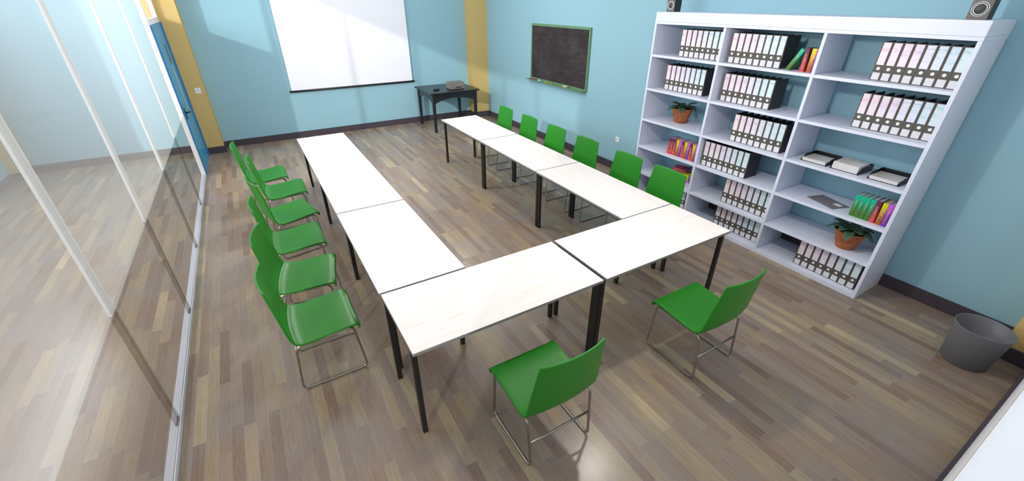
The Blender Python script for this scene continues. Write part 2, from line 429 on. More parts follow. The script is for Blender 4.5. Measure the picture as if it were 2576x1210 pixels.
# glass partition on the left
wl = empty_struct('wall_left')
bm = bmesh.new(); box(bm, (-1.43, YF, 0.0), (-1.372, 6.33, 0.045)); mk('floor_rail', bm, M['rail'], wl, 0.004)
mull = [-0.41, 0.945, 2.285, 3.63, 4.975]
HB = 0.972
for y in mull:
    bxo('mullion', (-1.398, y - 0.045, HB), (-1.384, y + 0.045, ZC), M['mullion_pale'], wl)
    bxo('lower_mullion', (-1.398, y - 0.045, 0.045), (-1.384, y + 0.045, HB), M['mullion_dark'], wl)
ys = [YF] + mull + [6.33]
for a, b in zip(ys, ys[1:]):
    bxo('glass_pane', (-1.383, a + 0.0005, HB), (-1.378, b - 0.0005, ZC), M['glass_pale'], wl)
    bxo('dark_pane', (-1.383, a + 0.0005, 0.045), (-1.378, b - 0.0005, HB), M['glass_dark'], wl)

# door in the partition
dr = empty_struct('door_1')
bm = bmesh.new(); box(bm, (-1.43, 6.33, 0), (-1.375, 6.395, ZC)); mk('door_frame', bm, M['white_paint'], dr)
bm = bmesh.new(); box(bm, (-1.43, 6.395, 2.19), (-1.375, 7.61, 2.262)); box(bm, (-1.43, 7.54, 2.262), (-1.375, 7.609, ZC)); mk('transom_frame', bm, M['white_paint'], dr)
bxo('transom_pane', (-1.41, 6.395, 2.262), (-1.405, 7.54, ZC), M['glass_clear'], dr)
slab = bxo('door_leaf', (-1.42, 6.44, 0.005), (-1.372, 7.55, 2.185), M['door_blue'], dr, 0.002)
bxo('door_jamb', (-1.43, 6.395, 0), (-1.358, 6.44, 2.19), M['door_edge'], dr)
bxo('door_jamb', (-1.43, 7.55, 0), (-1.352, 7.61, 2.19), M['door_edge'], dr)
# narrow vision panel: black upper pane, pale lower strip
bxo('vision_panel', (-1.3735, 7.15, 1.62), (-1.3695, 7.235, 1.89), M['black_plastic'], dr)
bxo('vision_panel_trim', (-1.3735, 7.085, 1.60), (-1.3685, 7.149, 1.885), M['printer'], dr)
bxo('pale_strip', (-1.3735, 7.14, 0.93), (-1.3665, 7.165, 1.598), M['rail'], dr)
bm = bmesh.new(); box(bm, (-1.372, 6.60, 0.86), (-1.362, 6.635, 1.03))
tube(bm, round_path([(-1.366, 6.618, 0.96), (-1.315, 6.618, 0.96), (-1.315, 6.75, 0.95)], 0.025), 0.011, 8)
mk('door_handle', bm, M['leg_black'], slab)

# ---------------------------------------------------------------- wall fixtures
t = thing('light_switch', 'square white light switch on the yellow pier beside the blue door', 'light switch', (-1.191, 7.63, 1.12))
bxo('plate', (-0.042, -0.008, -0.045), (0.042, -0.0005, 0.045), M['white_paint'], t, 0.003)
bxo('rocker', (-0.016, -0.012, -0.026), (0.016, -0.008, 0.026), M['paper'], t, 0.002)
t = thing('power_outlet', 'white power outlet low on the blue right wall left of the bookcase', 'outlet', (XR, 3.18, 0.51))
bxo('plate', (-0.008, -0.042, -0.042), (-0.0005, 0.042, 0.042), M['white_paint'], t, 0.003)
bm = bmesh.new(); box(bm, (-0.0095, 0.012, -0.006), (-0.008, 0.018, 0.008)); box(bm, (-0.0095, 0.024, -0.006), (-0.008, 0.03, 0.008)); mk('socket', bm, M['slot_black'], t)

# projection screen
t = thing('projection_screen', 'white pull-down projection screen with black bottom bar on the back wall', 'projection screen', (1.537, YB - 0.05, 0.92))
bxo('screen_fabric', (-1.238, -0.002, 0.01), (1.238, 0.002, 2.40), M['screen_white'], t)
bm = bmesh.new(); tube(bm, [(-1.262, 0, 0), (1.262, 0, 0)], 0.018, 12); mk('bottom_bar', bm, M['black_plastic'], t)
for s in (-1, 1):
    bm = bmesh.new(); tube(bm, [(s * 1.262, 0, 0), (s * 1.276, 0, 0)], 0.024, 12); mk('end_cap', bm, M['black_plastic'], t)
bxo('screen_housing', (-1.30, -0.045, 2.39), (1.30, 0.0499, 2.49), M['white_paint'], t, 0.01)

# chalkboard: outer y 4.04..5.78, z 1.12..2.113
t = thing('chalkboard', 'dark chalkboard in a green frame on the right-hand blue wall', 'chalkboard', (XR, 4.91, 1.12))
bxo('slate', (-0.022, -0.845, 0.03), (-0.001, 0.845, 0.965), M['slate'], t)
bm = bmesh.new(); d0, d1 = -0.03, -0.001
box(bm, (d0, -0.872, 0), (d1, -0.838, 0.993)); box(bm, (d0, 0.838, 0), (d1, 0.872, 0.993)); box(bm, (d0, -0.838, 0.955), (d1, 0.838, 0.993)); box(bm, (d0, -0.838, 0), (d1, 0.838, 0.036))
mk('frame', bm, M['board_green'], t, 0.003)
bm = bmesh.new(); box(bm, (-0.10, -0.84, -0.012), (-0.001, 0.93, -0.001)); box(bm, (-0.10, -0.84, -0.001), (-0.094, 0.93, 0.008)); mk('chalk_tray', bm, M['board_green'], t, 0.002)
TZ = 1.119
for col, y, ang in (('red', 5.70, 0.1), ('purple', 5.565, -0.1), ('white', 5.43, 0.0), ('blue', 5.305, 0.15), ('yellow', 5.19, 0.35), ('orange', 5.04, -0.2)):
    bm = bmesh.new(); tube(bm, [(0, -0.045, 0.009), (0, 0.045, 0.009)], [0.008, 0.009], 10)
    o = mk('chalk_stick', bm, M['chalk_' + col]); o.location = (4.512, y, TZ); o.rotation_euler = (0, 0, ang)
    tag(o, col + ' stick of chalk lying on the green chalkboard tray', 'chalk', 'chalk sticks on the tray')
t = thing('board_eraser', 'cream board eraser at the right end of the chalkboard tray', 'eraser', (4.500, 4.57, TZ + 0.001), 0.02)
bxo('wooden_back', (-0.024, -0.065, 0.014), (0.024, 0.065, 0.032), M['felt_cream'], t, 0.004)
bxo('felt_pad', (-0.022, -0.062, 0.0), (0.022, 0.062, 0.014), M['felt'], t, 0.002)

# ---------------------------------------------------------------- tables
def make_table(L, W, label, cat='table', group='meeting tables set in a U'):
    """long side along local x, origin at the centre on the floor"""
    t = thing('meeting_table', label, cat, group=group)
    bm = bmesh.new(); fs = box(bm, (-L / 2, -W / 2, 0.728), (L / 2, W / 2, 0.75))
    for f in fs[0:1] + fs[2:]: f.material_index = 1
    mk('table_top', bm, [M['table'], M['table_edge']], t, 0.002, 1)
    for sx in (-1, 1):
        for sy in (-1, 1):
            cx = sx * (L / 2 - 0.018); cy = sy * (W / 2 - 0.06)
            bxo('leg', (cx - 0.0165, cy - 0.0165, 0), (cx + 0.0165, cy + 0.0165, 0.7278), M['leg_black'], t, 0.002)
    bm = bmesh.new()
    for sy in (-1, 1): box(bm, (-L / 2 + 0.0355, sy * (W / 2 - 0.06) - 0.011, 0.69), (L / 2 - 0.0355, sy * (W / 2 - 0.06) + 0.011, 0.7278))
    for sx in (-1, 1): box(bm, (sx * (L / 2 - 0.018) - 0.011, -W / 2 + 0.078, 0.69), (sx * (L / 2 - 0.018) + 0.011, W / 2 - 0.078, 0.7278))
    mk('frame', bm, M['leg_black'], t)
    return t
W = 0.6505
t0 = make_table(1.424, W, 'pale birch table at the left of the front row, nearest the camera')
t0.location = (-0.002 + 0.712, W / 2, 0)
def put(label, L, cx, cy, rz):
    t = make_table(L, W, label); t.location = (cx, cy, 0); t.rotation_euler = (0, 0, rz); return t
put('pale birch table at the right of the front row, near the bookcase', 1.424, 1.4495 + 0.712, W / 2, 0)
y0 = W + 0.015
put('pale birch table of the left column that meets the front row', 1.436, -0.0099 + W / 2, y0 + 0.718, PI / 2)
put('pale birch table in the middle of the left column', 1.429, -0.0099 + W / 2, y0 + 1.448 + 0.7145, PI / 2)
put('pale birch table at the far end of the left column, below the projection screen', 1.429, -0.0099 + W / 2, y0 + 2.8815 + 0.7145, PI / 2)
y0 = W + 0.008
xr = 2.8731 - W / 2
put('pale birch table of the right column that meets the front row', 1.434, xr, y0 + 0.717, PI / 2)
put('pale birch table in the middle of the right column', 1.447, xr, y0 + 1.444 + 0.7235, PI / 2)
put('pale birch table at the far end of the right column, beside the black desk', 1.396, xr, y0 + 2.903 + 0.698, PI / 2)

# ---------------------------------------------------------------- chairs (face local +x)
def seat_shell(thk=0.013):
    """one bent shell: waterfall lip, seat, bend, curved back"""
    P = [(0.238, 0.405), (0.243, 0.425), (0.234, 0.444), (0.212, 0.455), (0.15, 0.454), (0.06, 0.444), (-0.03, 0.436), (-0.11, 0.432), (-0.158, 0.436), (-0.188, 0.452), (-0.204, 0.482),
         (-0.214, 0.54), (-0.225, 0.62), (-0.237, 0.70), (-0.249, 0.78), (-0.259, 0.84), (-0.266, 0.885)]
    HW = [0.246, 0.248, 0.250, 0.251, 0.250, 0.248, 0.248, 0.250, 0.252, 0.252, 0.250, 0.246, 0.240, 0.233, 0.225, 0.219, 0.213]
    SEG = [0] * 9 + [1] * 8
    n = 16
    # fine resample
    PP = []; Z = []
    for i in range(len(P) - 1):
        for k in range(2):
            t = k / 2; a, b = P[i], P[i + 1]
            PP.append((a[0] + (b[0] - a[0]) * t, a[1] + (b[1] - a[1]) * t, HW[i] + (HW[i + 1] - HW[i]) * t, SEG[i]))
    PP.append((P[-1][0], P[-1][1], HW[-1], 1))
    def surf(i, v):
        x, z, hw, _ = PP[i]
        arc = min(1, max(0, (i - 12) / 9))      # rearward bow of the back and the bend
        x2 = x - 0.034 * arc * (1 - v * v)
        dip = 0.010 * (1 - arc) * (1 - v * v) if 4 < i < 20 else 0
        return Vector((x2, v * hw, z - dip))
    rows = [[surf(i, -1 + 2 * k / n) for k in range(n + 1)] for i in range(len(PP))]
    return rows, PP

def build_shell_part(rows, i0, i1, thk, name, parent):
    bm = bmesh.new(); N = len(rows)
    def nrm(i, k):
        a = rows[min(i + 1, N - 1)][k] - rows[max(i - 1, 0)][k]
        b = rows[i][min(k + 1, len(rows[i]) - 1)] - rows[i][max(k - 1, 0)]
        v = a.cross(b).normalized()
        return v
    top, bot = [], []
    for i in range(i0, i1 + 1):
        top.append([bm.verts.new(rows[i][k]) for k in range(len(rows[i]))])
        bot.append([bm.verts.new(rows[i][k] + nrm(i, k) * thk) for k in range(len(rows[i]))])
    for A, B in zip(range(len(top) - 1), range(1, len(top))):
        for k in range(len(top[0]) - 1):
            bm.faces.new((top[A][k], top[A][k + 1], top[B][k + 1], top[B][k]))
            bm.faces.new((bot[A][k], bot[B][k], bot[B][k + 1], bot[A][k + 1]))
        for k in (0, len(top[0]) - 1):
            bm.faces.new((top[A][k], top[B][k], bot[B][k], bot[A][k]))
    for A in (0, len(top) - 1):
        for k in range(len(top[0]) - 1):
            bm.faces.new((top[A][k], top[A][k + 1], bot[A][k + 1], bot[A][k]))
    o = mk(name, bm, M['green'], parent, 0.004, 2, smooth=True)
    o.modifiers['bevel'].angle_limit = 0.9
    return o

def make_chair(label):
    t = thing('stacking_chair', label, 'chair', group='green meeting chairs')
    rows, PP = seat_shell()
    cut = 18
    # the shell normal points down and back, away from the sitter
    a = rows[6][8]; b = rows[8][8]
    build_shell_part(rows, 0, cut, -0.013 if False else 0.013, 'seat', t)
    build_shell_part(rows, cut, len(rows) - 1, 0.013, 'backrest', t)
    R = 0.0085
    for s in (-1, 1):
        y = s * 0.222; yt = s * 0.232
        pts = [(-0.175, yt * 0.98, 0.410), (0.195, yt, 0.427), (0.232, y, 0.011), (-0.232, y, 0.011), (-0.205, yt * 0.98, 0.395)]
        pts = [(0.0, yt, 0.414), (0.192, yt, 0.427), (0.233, y, 0.0095), (-0.233, y, 0.0095), (-0.196, yt, 0.408)]
        path = round_path(pts, 0.045, 6, closed=True)
        bm = bmesh.new(); tube(bm, path, R, 10, closed=True); mk('leg_frame', bm, M['steel'], t)
    bm = bmesh.new()
    tube(bm, [(-0.2145, -0.224, 0.215), (-0.2145, 0.224, 0.215)], 0.0075, 10)
    mk('crossbar', bm, M['steel'], t)
    bm = bmesh.new()
    tube(bm, [(0.12, -0.23, 0.419), (0.12, 0.23, 0.419)], 0.0075, 8); tube(bm, [(-0.09, -0.23, 0.409), (-0.09, 0.23, 0.409)], 0.0075, 8)
    mk('seat_support', bm, M['steel'], t)
    return t
ch = make_chair('x')
D = math.radians
chairs = [
    (0.70, -0.285, 90, 'green chair with its back to the camera, in front of the left front table'),
    (2.127, -0.33, 90, 'green chair with its back to the camera, in front of the right front table'),
    (-0.395, 1.06, 0, 'green chair left of the tables, nearest of the left row'),
    (-0.395, 1.725, -10, 'green chair left of the tables, second nearest, turned slightly toward the camera'),
    (-0.385, 2.45, 0, 'green chair left of the tables, third nearest, mostly behind a turned chair'),
    (-0.373, 3.135, 12, 'green chair left of the tables, turned away so that its back shell shows'),
    (-0.355, 3.88, 0, 'green chair left of the tables, second from the blue door'),
    (-0.505, 4.56, 0, 'green chair left of the tables, farthest, closest to the blue door and pulled out'),
    (3.035, 1.078, 180, 'green chair right of the tables, nearest, its back in front of the bookcase bottom'),
    (3.035, 1.697, 180, 'green chair right of the tables, second nearest, at the left edge of the bookcase'),
    (3.035, 2.465, 180, 'green chair right of the tables, third nearest, below the power outlet'),
    (3.035, 3.166, 180, 'green chair right of the tables, fourth nearest, under the eraser end of the chalkboard'),
    (3.035, 3.89, 180, 'green chair right of the tables, second farthest, below the chalkboard'),
    (3.035, 4.64, 180, 'green chair right of the tables, farthest, nearest the black desk'),
]
for i, (x, y, r, lab) in enumerate(chairs):
    o = ch if i == 0 else copy_tree(ch)
    o.location = (x, y, 0); o.rotation_euler = (0, 0, D(r)); o['label'] = lab

# ---------------------------------------------------------------- black desk
DX0, DX1, DY0, DY1, DZ = 2.757, 3.873, 6.78, 7.785, 0.823
t = thing('writing_desk', 'black wooden desk with arched apron in the far right corner', 'desk', ((DX0 + DX1) / 2, (DY0 + DY1) / 2, 0))
hx, hy = (DX1 - DX0) / 2, (DY1 - DY0) / 2
bxo('desk_top', (-hx, -hy, DZ - 0.03), (hx, hy, DZ), M['desk_black'], t, 0.004)
lx, ly = hx - 0.075, hy - 0.07
for sx in (-1, 1):
    for sy in (-1, 1):
        bm = bmesh.new()
        fs = box(bm, (-0.033, -0.033, 0), (0.033, 0.033, DZ - 0.031))
        for v in bm.verts:
            if v.co.z < 0.1: v.co.x *= 0.72; v.co.y *= 0.72
        o = mk('leg', bm, M['desk_black'], t, 0.004); o.location = (sx * lx, sy * ly, 0)
def apron(a, b, thick, axis, off):
    bm = bmesh.new(); n = 16; T = DZ - 0.031
    pr = []
    for k in range(n + 1):
        u = k / n; x = a + (b - a) * u
        z = T - 0.19 + 0.085 * (1 - abs(2 * u - 1) ** 2.2)
        pr.append((x, z))
    for d in (0, 1):
        pass
    rows = []
    for d in (-thick / 2, thick / 2):
        lo = []; hi = []
        for x, z in pr:
            p = (x, off + d) if axis == 0 else (off + d, x)
            lo.append(bm.verts.new((p[0], p[1], z))); hi.append(bm.verts.new((p[0], p[1], T)))
        rows.append((lo, hi))
    (l0, h0), (l1, h1) = rows
    for k in range(n):
        bm.faces.new((l0[k], l0[k + 1], h0[k + 1], h0[k])); bm.faces.new((l1[k], h1[k], h1[k + 1], l1[k + 1]))
        bm.faces.new((l0[k], l1[k], l1[k + 1], l0[k + 1])); bm.faces.new((h0[k], h0[k + 1], h1[k + 1], h1[k]))
    for k in (0, n): bm.faces.new((l0[k], h0[k], h1[k], l1[k]))
    mk('apron', bm, M['desk_black'], t)
for s in (-1, 1):
    apron(-lx + 0.034, lx - 0.034, 0.03, 0, s * ly); apron(-ly + 0.034, ly - 0.034, 0.03, 1, s * lx)
# printer
t = thing('printer', 'small grey box printer on the black desk', 'printer', (3.455, 7.11, DZ), 0.03)
bm = bmesh.new(); box(bm, (-0.165, -0.12, 0.006), (0.165, 0.12, 0.128)); mk('body', bm, M['printer'], t, 0.008)
bxo('lid', (-0.162, -0.117, 0.1285), (0.162, 0.117, 0.139), M['printer'], t, 0.005)
bxo('paper_slot', (-0.05, -0.1215, 0.030), (0.105, -0.118, 0.048), M['slot_black'], t)
bm = bmesh.new(); box(bm, (0.125, -0.1225, 0.05), (0.14, -0.12, 0.058)); box(bm, (0.125, -0.1225, 0.066), (0.14, -0.12, 0.072)); mk('button', bm, M['slot_black'], t)
bm = bmesh.new()
for sx in (-1, 1):
    for sy in (-1, 1): box(bm, (sx * 0.14 - 0.012, sy * 0.095 - 0.012, 0), (sx * 0.14 + 0.012, sy * 0.095 + 0.012, 0.007))
mk('feet', bm, M['slot_black'], t)
# stapler-like black gadget
t = thing('stapler', 'small black stapler with a silver strip lying on the black desk', 'stapler', (3.0, 7.085, DZ), 0.22)
bm = bmesh.new(); box(bm, (-0.075, -0.017, 0), (0.075, 0.017, 0.010)); mk('base', bm, M['slot_black'], t, 0.004)
bm = bmesh.new(); fs = box(bm, (-0.07, -0.013, 0.018), (0.08, 0.013, 0.034))
for v in bm.verts:
    if v.co.x > 0: v.co.z -= 0.008
    else: v.co.z += 0.004
mk('top_arm', bm, M['leg_black'], t, 0.005)
bxo('magazine', (-0.06, -0.008, 0.0101), (0.07, 0.008, 0.0175), M['steel'], t)

# ---------------------------------------------------------------- bookcase
XS = 4.0565; YA, YE = 2.2857, -0.6949; ZT, ZH, ZS = 2.3713, 2.2417, 2.2698
HS = [1.9014, 1.4972, 1.1052, 0.7379, 0.3788, 0.0464]
DV = [(1.307, 1.335), (0.313, 0.341)]
UP = 0.028
t = thing('bookcase', 'large white open-backed bookcase with three bays against the right wall', 'bookcase', (XS, YE, 0))
bc = t
def sb(name, lo, hi, bev=0.0015):
    return bxo(name, (lo[0] - XS, lo[1] - YE, lo[2]), (hi[0] - XS, hi[1] - YE, hi[2]), M['shelf_white'], t, bev)
XB = XR - 0.001; XB2 = XR - BBT - 0.001
sb('side_panel', (XS, YE, 0), (XB2, YE + UP, ZH)); sb('side_panel', (XS, YA - UP, 0), (XB2, YA, ZH))
for a, b in DV: sb('divider', (XS, a, 0.0465), (XB2, b, ZH))
sb('top_board', (XS, YE, ZH + 0.0005), (XB, YA, ZS - 0.0008)); sb('header', (XS, YE, ZS), (XB, YA, ZT))
sb('bottom_board', (XS, YE + UP, 0), (XB2, YA - UP, HS[5]))
BAY = [(YA - UP, DV[0][1]), (DV[0][0], DV[1][1]), (DV[1][0], YE + UP)]
for a, b in BAY:
    for h in HS[:5]:
        sb('shelf', (XS + 0.001, b + 0.0003, h - 0.0275), (XB2, a - 0.0003, h))
bayn = ['left', 'middle', 'right']
shn = ['top', 'second', 'third', 'fourth', 'fifth', 'bottom']
ordn = ['first', 'second', 'third', 'fourth', 'fifth', 'sixth', 'seventh', 'eighth', 'ninth', 'tenth', 'eleventh']

# ---------------------------------------------------------------- binders (front faces -x, origin at front centre bottom)
BW, BH, BD = 0.0715, 0.296, 0.225
def binder_proto(k):
    t = thing('binder', 'x', 'binder')
    if k == 0:
        bm = bmesh.new()
        h = BW / 2 - 0.0004
        box(bm, (0, -h, 0), (0.003, h, BH), 1)
        box(bm, (0.003, -h, 0), (BD, -h + 0.0028, BH)); box(bm, (0.003, h - 0.0028, 0), (BD, h, BH))
        o = mk('body', bm, [M['binder_black'], M['binder_spine']], t)
        bm = bmesh.new()
        box(bm, (0.0035, -h + 0.004, 0.02), (0.03, h - 0.004, 0.03)); box(bm, (0.0035, -h + 0.004, BH - 0.11), (0.02, h - 0.004, BH - 0.10))
        mk('lever_mechanism', bm, M['steel'], t)
        bm = bmesh.new(); tube(bm, [(-0.0015, 0, 0.093), (0.003, 0, 0.093)], 0.0125, 20); mk('finger_ring', bm, M['ring'], t)
        bm = bmesh.new(); box(bm, (-0.001, -0.0265, 0.006), (0, 0.0265, 0.062)); mk('lower_label', bm, M['paper'], t)
    else:
        for c in protos[0].children:
            if c.name.startswith('spine_label'): continue
            d = c.copy(); C.objects.link(d); d.parent = t
    bm = bmesh.new(); uvl = bm.loops.layers.uv.new('UVMap')
    z0, z1 = 0.122, 0.290
    box(bm, (-0.001, -0.0265, z0), (0, 0.0265, z1))
    for f in bm.faces:
        for l in f.loops:
            y, z = l.vert.co.y, l.vert.co.z
            l[uvl].uv = ((k + 0.5 - y / BW) / 8, (z - z0) / (z1 - z0))
    mk('spine_label', bm, M['art'], t)
    return t
protos = []
for k in range(8): protos.append(binder_proto(k))
used = [False] * 8
# (bay, shelf, left y, front x, count, first index)
groups = [(0, 0, 1.940, 4.158, 8, 0), (0, 1, 2.092, 4.180, 8, 0), (0, 5, 1.945, 4.20, 8, 0),
          (1, 0, 1.262, 4.135, 8, 0), (1, 1, 1.268, 4.166, 8, 0), (1, 2, 1.018, 4.145, 8, 0), (1, 3, 1.290, 4.126, 8, 0), (1, 4, 0.930, 4.152, 8, 0), (1, 5, 0.970, 4.180, 8, 0),
          (2, 0, -0.080, 4.160, 8, 0), (2, 1, -0.070, 4.189, 8, 0), (2, 5, -0.060, 4.128, 8, 0)]
for bay, sh, yl, fx, cnt, k0 in groups:
    for k in range(cnt):
        if not used[k]:
            o = protos[k]; used[k] = True
        else: o = copy_tree(protos[k])
        o.location = (fx, yl - (k + 0.5) * 0.0722, HS[sh] + 0.0002)
        o['label'] = 'black binder with marbled label, %s from left, %s shelf, %s bay' % (ordn[k], shn[sh], bayn[bay])
        o['group'] = 'binders on the %s shelf of the %s bay' % (shn[sh], bayn[bay])

# ---------------------------------------------------------------- books (spine faces -x)
def make_book(color, w=0.040, h=0.205, d=0.15):
    t = thing('book', 'x', 'book')
    bm = bmesh.new(); a = w / 2 - 0.0005
    # rounded spine plus two boards
    n = 8; pr = [(-0.004 * math.cos(PI * (k / n - 0.5)) , -a + 2 * a * k / n) for k in range(n + 1)]
    o0 = [bm.verts.new((x, y, 0)) for x, y in pr]; o1 = [bm.verts.new((x, y, h)) for x, y in pr]
    i0 = [bm.verts.new((0.003, y, 0)) for x, y in pr]; i1 = [bm.verts.new((0.003, y, h)) for x, y in pr]
    for k in range(n):
        bm.faces.new((o0[k], o0[k + 1], o1[k + 1], o1[k])); bm.faces.new((i0[k], i1[k], i1[k + 1], i0[k + 1]))
        bm.faces.new((o0[k], i0[k], i0[k + 1], o0[k + 1])); bm.faces.new((o1[k], o1[k + 1], i1[k + 1], i1[k]))
    for k in (0, n): bm.faces.new((o0[k], o1[k], i1[k], i0[k]))
    box(bm, (0.003, -a, 0), (d, -a + 0.003, h)); box(bm, (0.003, a - 0.003, 0), (d, a, h))
    mk('cover', bm, COVER[color], t)
    bxo('pages', (0.0035, -a + 0.0035, 0.003), (d - 0.004, a - 0.0035, h - 0.004), M['pages'], t)
    # printed title frame and lettering strokes on the spine
    bm = bmesh.new(); X = -0.0052; c = 0.0008
    z0, z1, y1 = 0.022, 0.165, w * 0.22
    for lo, hi in (((X, -y1, z0), (X + 0.004, -y1 + c, z1)), ((X, y1 - c, z0), (X + 0.004, y1, z1)), ((X, -y1, z0), (X + 0.004, y1, z0 + c)), ((X, -y1, z1 - c), (X + 0.004, y1, z1))): box(bm, lo, hi)
    mk('title_frame', bm, M['gold'] if color != 'green' else M['title_red'], t)
    rnd = random.Random(color)
    for part, mat, za, zb in (('title_lettering', {'green': 'title_red', 'maroon': 'gold', 'yellow': 'title_blue', 'purple': 'gold'}[color], 0.028, 0.085), ('author_lettering', 'title_white', 0.09, 0.155)):
        bm = bmesh.new(); z = za
        while z < zb:
            dz = rnd.uniform(0.002, 0.004); wv = rnd.uniform(0.4, 0.62) * y1
            box(bm, (X, -wv, z), (X + 0.004, wv * rnd.uniform(-0.2, 1), z + dz * 0.55)); z += dz + 0.0015
        mk(part, bm, M[mat], t)
    return t
BP = {}
def put_book(color, x, y, z, label, group, rot=(0, 0, 0)):
    if color not in BP: o = BP[color] = make_book(color)
    else: o = copy_tree(BP[color])
    o.location = (x, y, z); o.rotation_euler = rot; o['label'] = label; o['group'] = group
    return o
z = HS[3] + 0.0002
seq = ['maroon', 'maroon', 'maroon', 'yellow', 'purple', 'maroon', 'yellow', 'purple', 'maroon', 'yellow', 'purple']
for i, c in enumerate(seq):
    y = 1.815 - 0.0205 - i * 0.0412 - (0.003 if i > 2 else 0)
    put_book(c, 4.118, y, z, '%s book, %s from left, fourth shelf of the left bay' % (c, ordn[i]), 'books on the fourth shelf of the left bay')
seq = ['green', 'green', 'green', 'green', 'maroon', 'yellow', 'purple']
ya_ = [-0.350, -0.390, -0.4305, -0.4725, -0.513, -0.5625, -0.6035]
for i, (c, y) in enumerate(zip(seq, ya_)):
    put_book(c, 4.130, y - 0.0205, z, '%s book, %s from left, fourth shelf of the right bay' % (c, ordn[i]), 'books on the fourth shelf of the right bay')
z = HS[0] + 0.0002
xb = 4.142
put_book('maroon', xb, 0.4765, z, 'maroon book on the top shelf of the middle bay beside the leaning green book', 'books on the top shelf of the middle bay')
put_book('yellow', xb, 0.414, z, 'yellow book on the top shelf of the middle bay between maroon and purple', 'books on the top shelf of the middle bay')
put_book('purple', xb, 0.3725, z, 'purple book on the top shelf of the middle bay against the divider', 'books on the top shelf of the middle bay')
# leaning green book: its top leans toward -y onto the maroon one
ang = D(27); a = 0.0195
o = put_book('green', xb, 0, 0, 'green book leaning at an angle on the top shelf of the middle bay', 'books on the top shelf of the middle bay')
# rotate about x: top goes to -y
o.rotation_euler = (ang, 0, 0)
# lower right corner (-y side) touches the shelf; upper -y edge touches maroon (+y face at 0.496)
# point (y=-a,z=0) -> (y=-a cos, z=-a sin); top (-a,h) -> y=-a cos - h sin
hh = 0.205
o.location = (xb, 0.4975 + a * math.cos(ang) + hh * math.sin(ang), z + a * math.sin(ang))
# lying stack on the fifth shelf of the left bay, spines turned away
def lying(color, x, y, z, rz, label):
    if color not in BP: BP[color] = make_book(color)
    o = copy_tree(BP[color])
    o.rotation_euler = Euler((PI / 2, 0, rz), 'XYZ'); o.location = (x, y, z + 0.0195)
    o['label'] = label; o['group'] = 'lying books on the fifth shelf of the left bay'
    return o
zz = HS[4] + 0.0006
lying('purple', 4.235, 1.71, zz, D(12), 'purple book lying lowest in the stack on the fifth shelf of the left bay')
lying('yellow', 4.235, 1.715, zz + 0.0395, D(10), 'yellow book lying second from the bottom of the stack in the left bay')
lying('yellow', 4.235, 1.70, zz + 0.079, D(-2), 'yellow book lying just under the maroon book on the stack in the left bay')
lying('maroon', 4.225, 1.745, zz + 0.1185, D(24), 'maroon book lying on top of the stack on the fifth shelf of the left bay')

# ---------------------------------------------------------------- potted plants
def make_plant(label, loc, rz, seed, scale=1.0):
    t = thing('potted_plant', label, 'potted plant', loc, rz, 'potted plants in the bookcase')
    t.scale = (scale,) * 3
    bm = bmesh.new()
    lathe(bm, [(0.0, 0.0), (0.063, 0.0), (0.067, 0.004), (0.110, 0.140), (0.115, 0.146), (0.1145, 0.153), (0.108, 0.153), (0.105, 0.139), (0.0, 0.136)], n=36)
    bmesh.ops.remove_doubles(bm, verts=bm.verts[:], dist=1e-5)
    mk('pot', bm, M['pot'], t)
    bm = bmesh.new()
    R = random.Random(seed)
    lathe(bm, [(0.0, 0.1485), (0.04, 0.146), (0.08, 0.143), (0.1042, 0.1405), (0.1042, 0.1375), (0.0, 0.1375)], n=28); bmesh.ops.remove_doubles(bm, verts=bm.verts[:], dist=1e-5)
    mk('soil', bm, M['soil'], t)
    nl = 11
    for i in range(nl):
        az = 2 * PI * i / nl + R.uniform(-0.2, 0.2); ln = R.uniform(0.185, 0.205) if i % 2 == 0 else R.uniform(0.135, 0.165)
        lift = R.uniform(0.38, 0.55) if i % 2 == 0 else R.uniform(0.6, 0.85)
        bm = bmesh.new(); uvl = bm.loops.layers.uv.new('UVMap'); n = 12; rows = []
        for k in range(n + 1):
            u = k / n
            wd = 0.036 * (math.sin(PI * min(1, u * 0.94 + 0.05)) ** 0.75) * (1 if u < 0.96 else 0.35)
            if u < 0.12: wd *= 0.45 + u * 4
            r = ln * (u * (1.0 - 0.1 * u)); zc = 0.143 + ln * (lift * 1.1 * u - (0.62 if i % 2 == 0 else 0.5) * u * u)
            row = []
            for s in (-1, -0.5, 0, 0.5, 1):
                p = Vector((r, s * wd, zc + 0.010 * abs(s) * math.sin(PI * u)))
                row.append((bm.verts.new(Matrix.Rotation(az, 3, 'Z') @ p), (u, 0.5 + s * 0.5)))
            rows.append(row)
        for A, B in zip(rows, rows[1:]):
            for k in range(4):
                q = (A[k], A[k + 1], B[k + 1], B[k]); f = bm.faces.new([v for v, _ in q]); f.smooth = True
                for l, (_, uv) in zip(f.loops, q): l[uvl].uv = uv
        o = mk('leaf', bm, M['leaf'], t)
        so = o.modifiers.new('solid', 'SOLIDIFY'); so.thickness = 0.0012
    return t
make_plant('potted plant in a terracotta pot on the third shelf of the left bay', (4.325, 1.855, HS[2] + 0.0003), 0.3, 3, 1.2)
make_plant('potted plant in a terracotta pot on the fifth shelf of the right bay', (4.238, -0.396, HS[4] + 0.0003), 1.1, 5, 1.2)

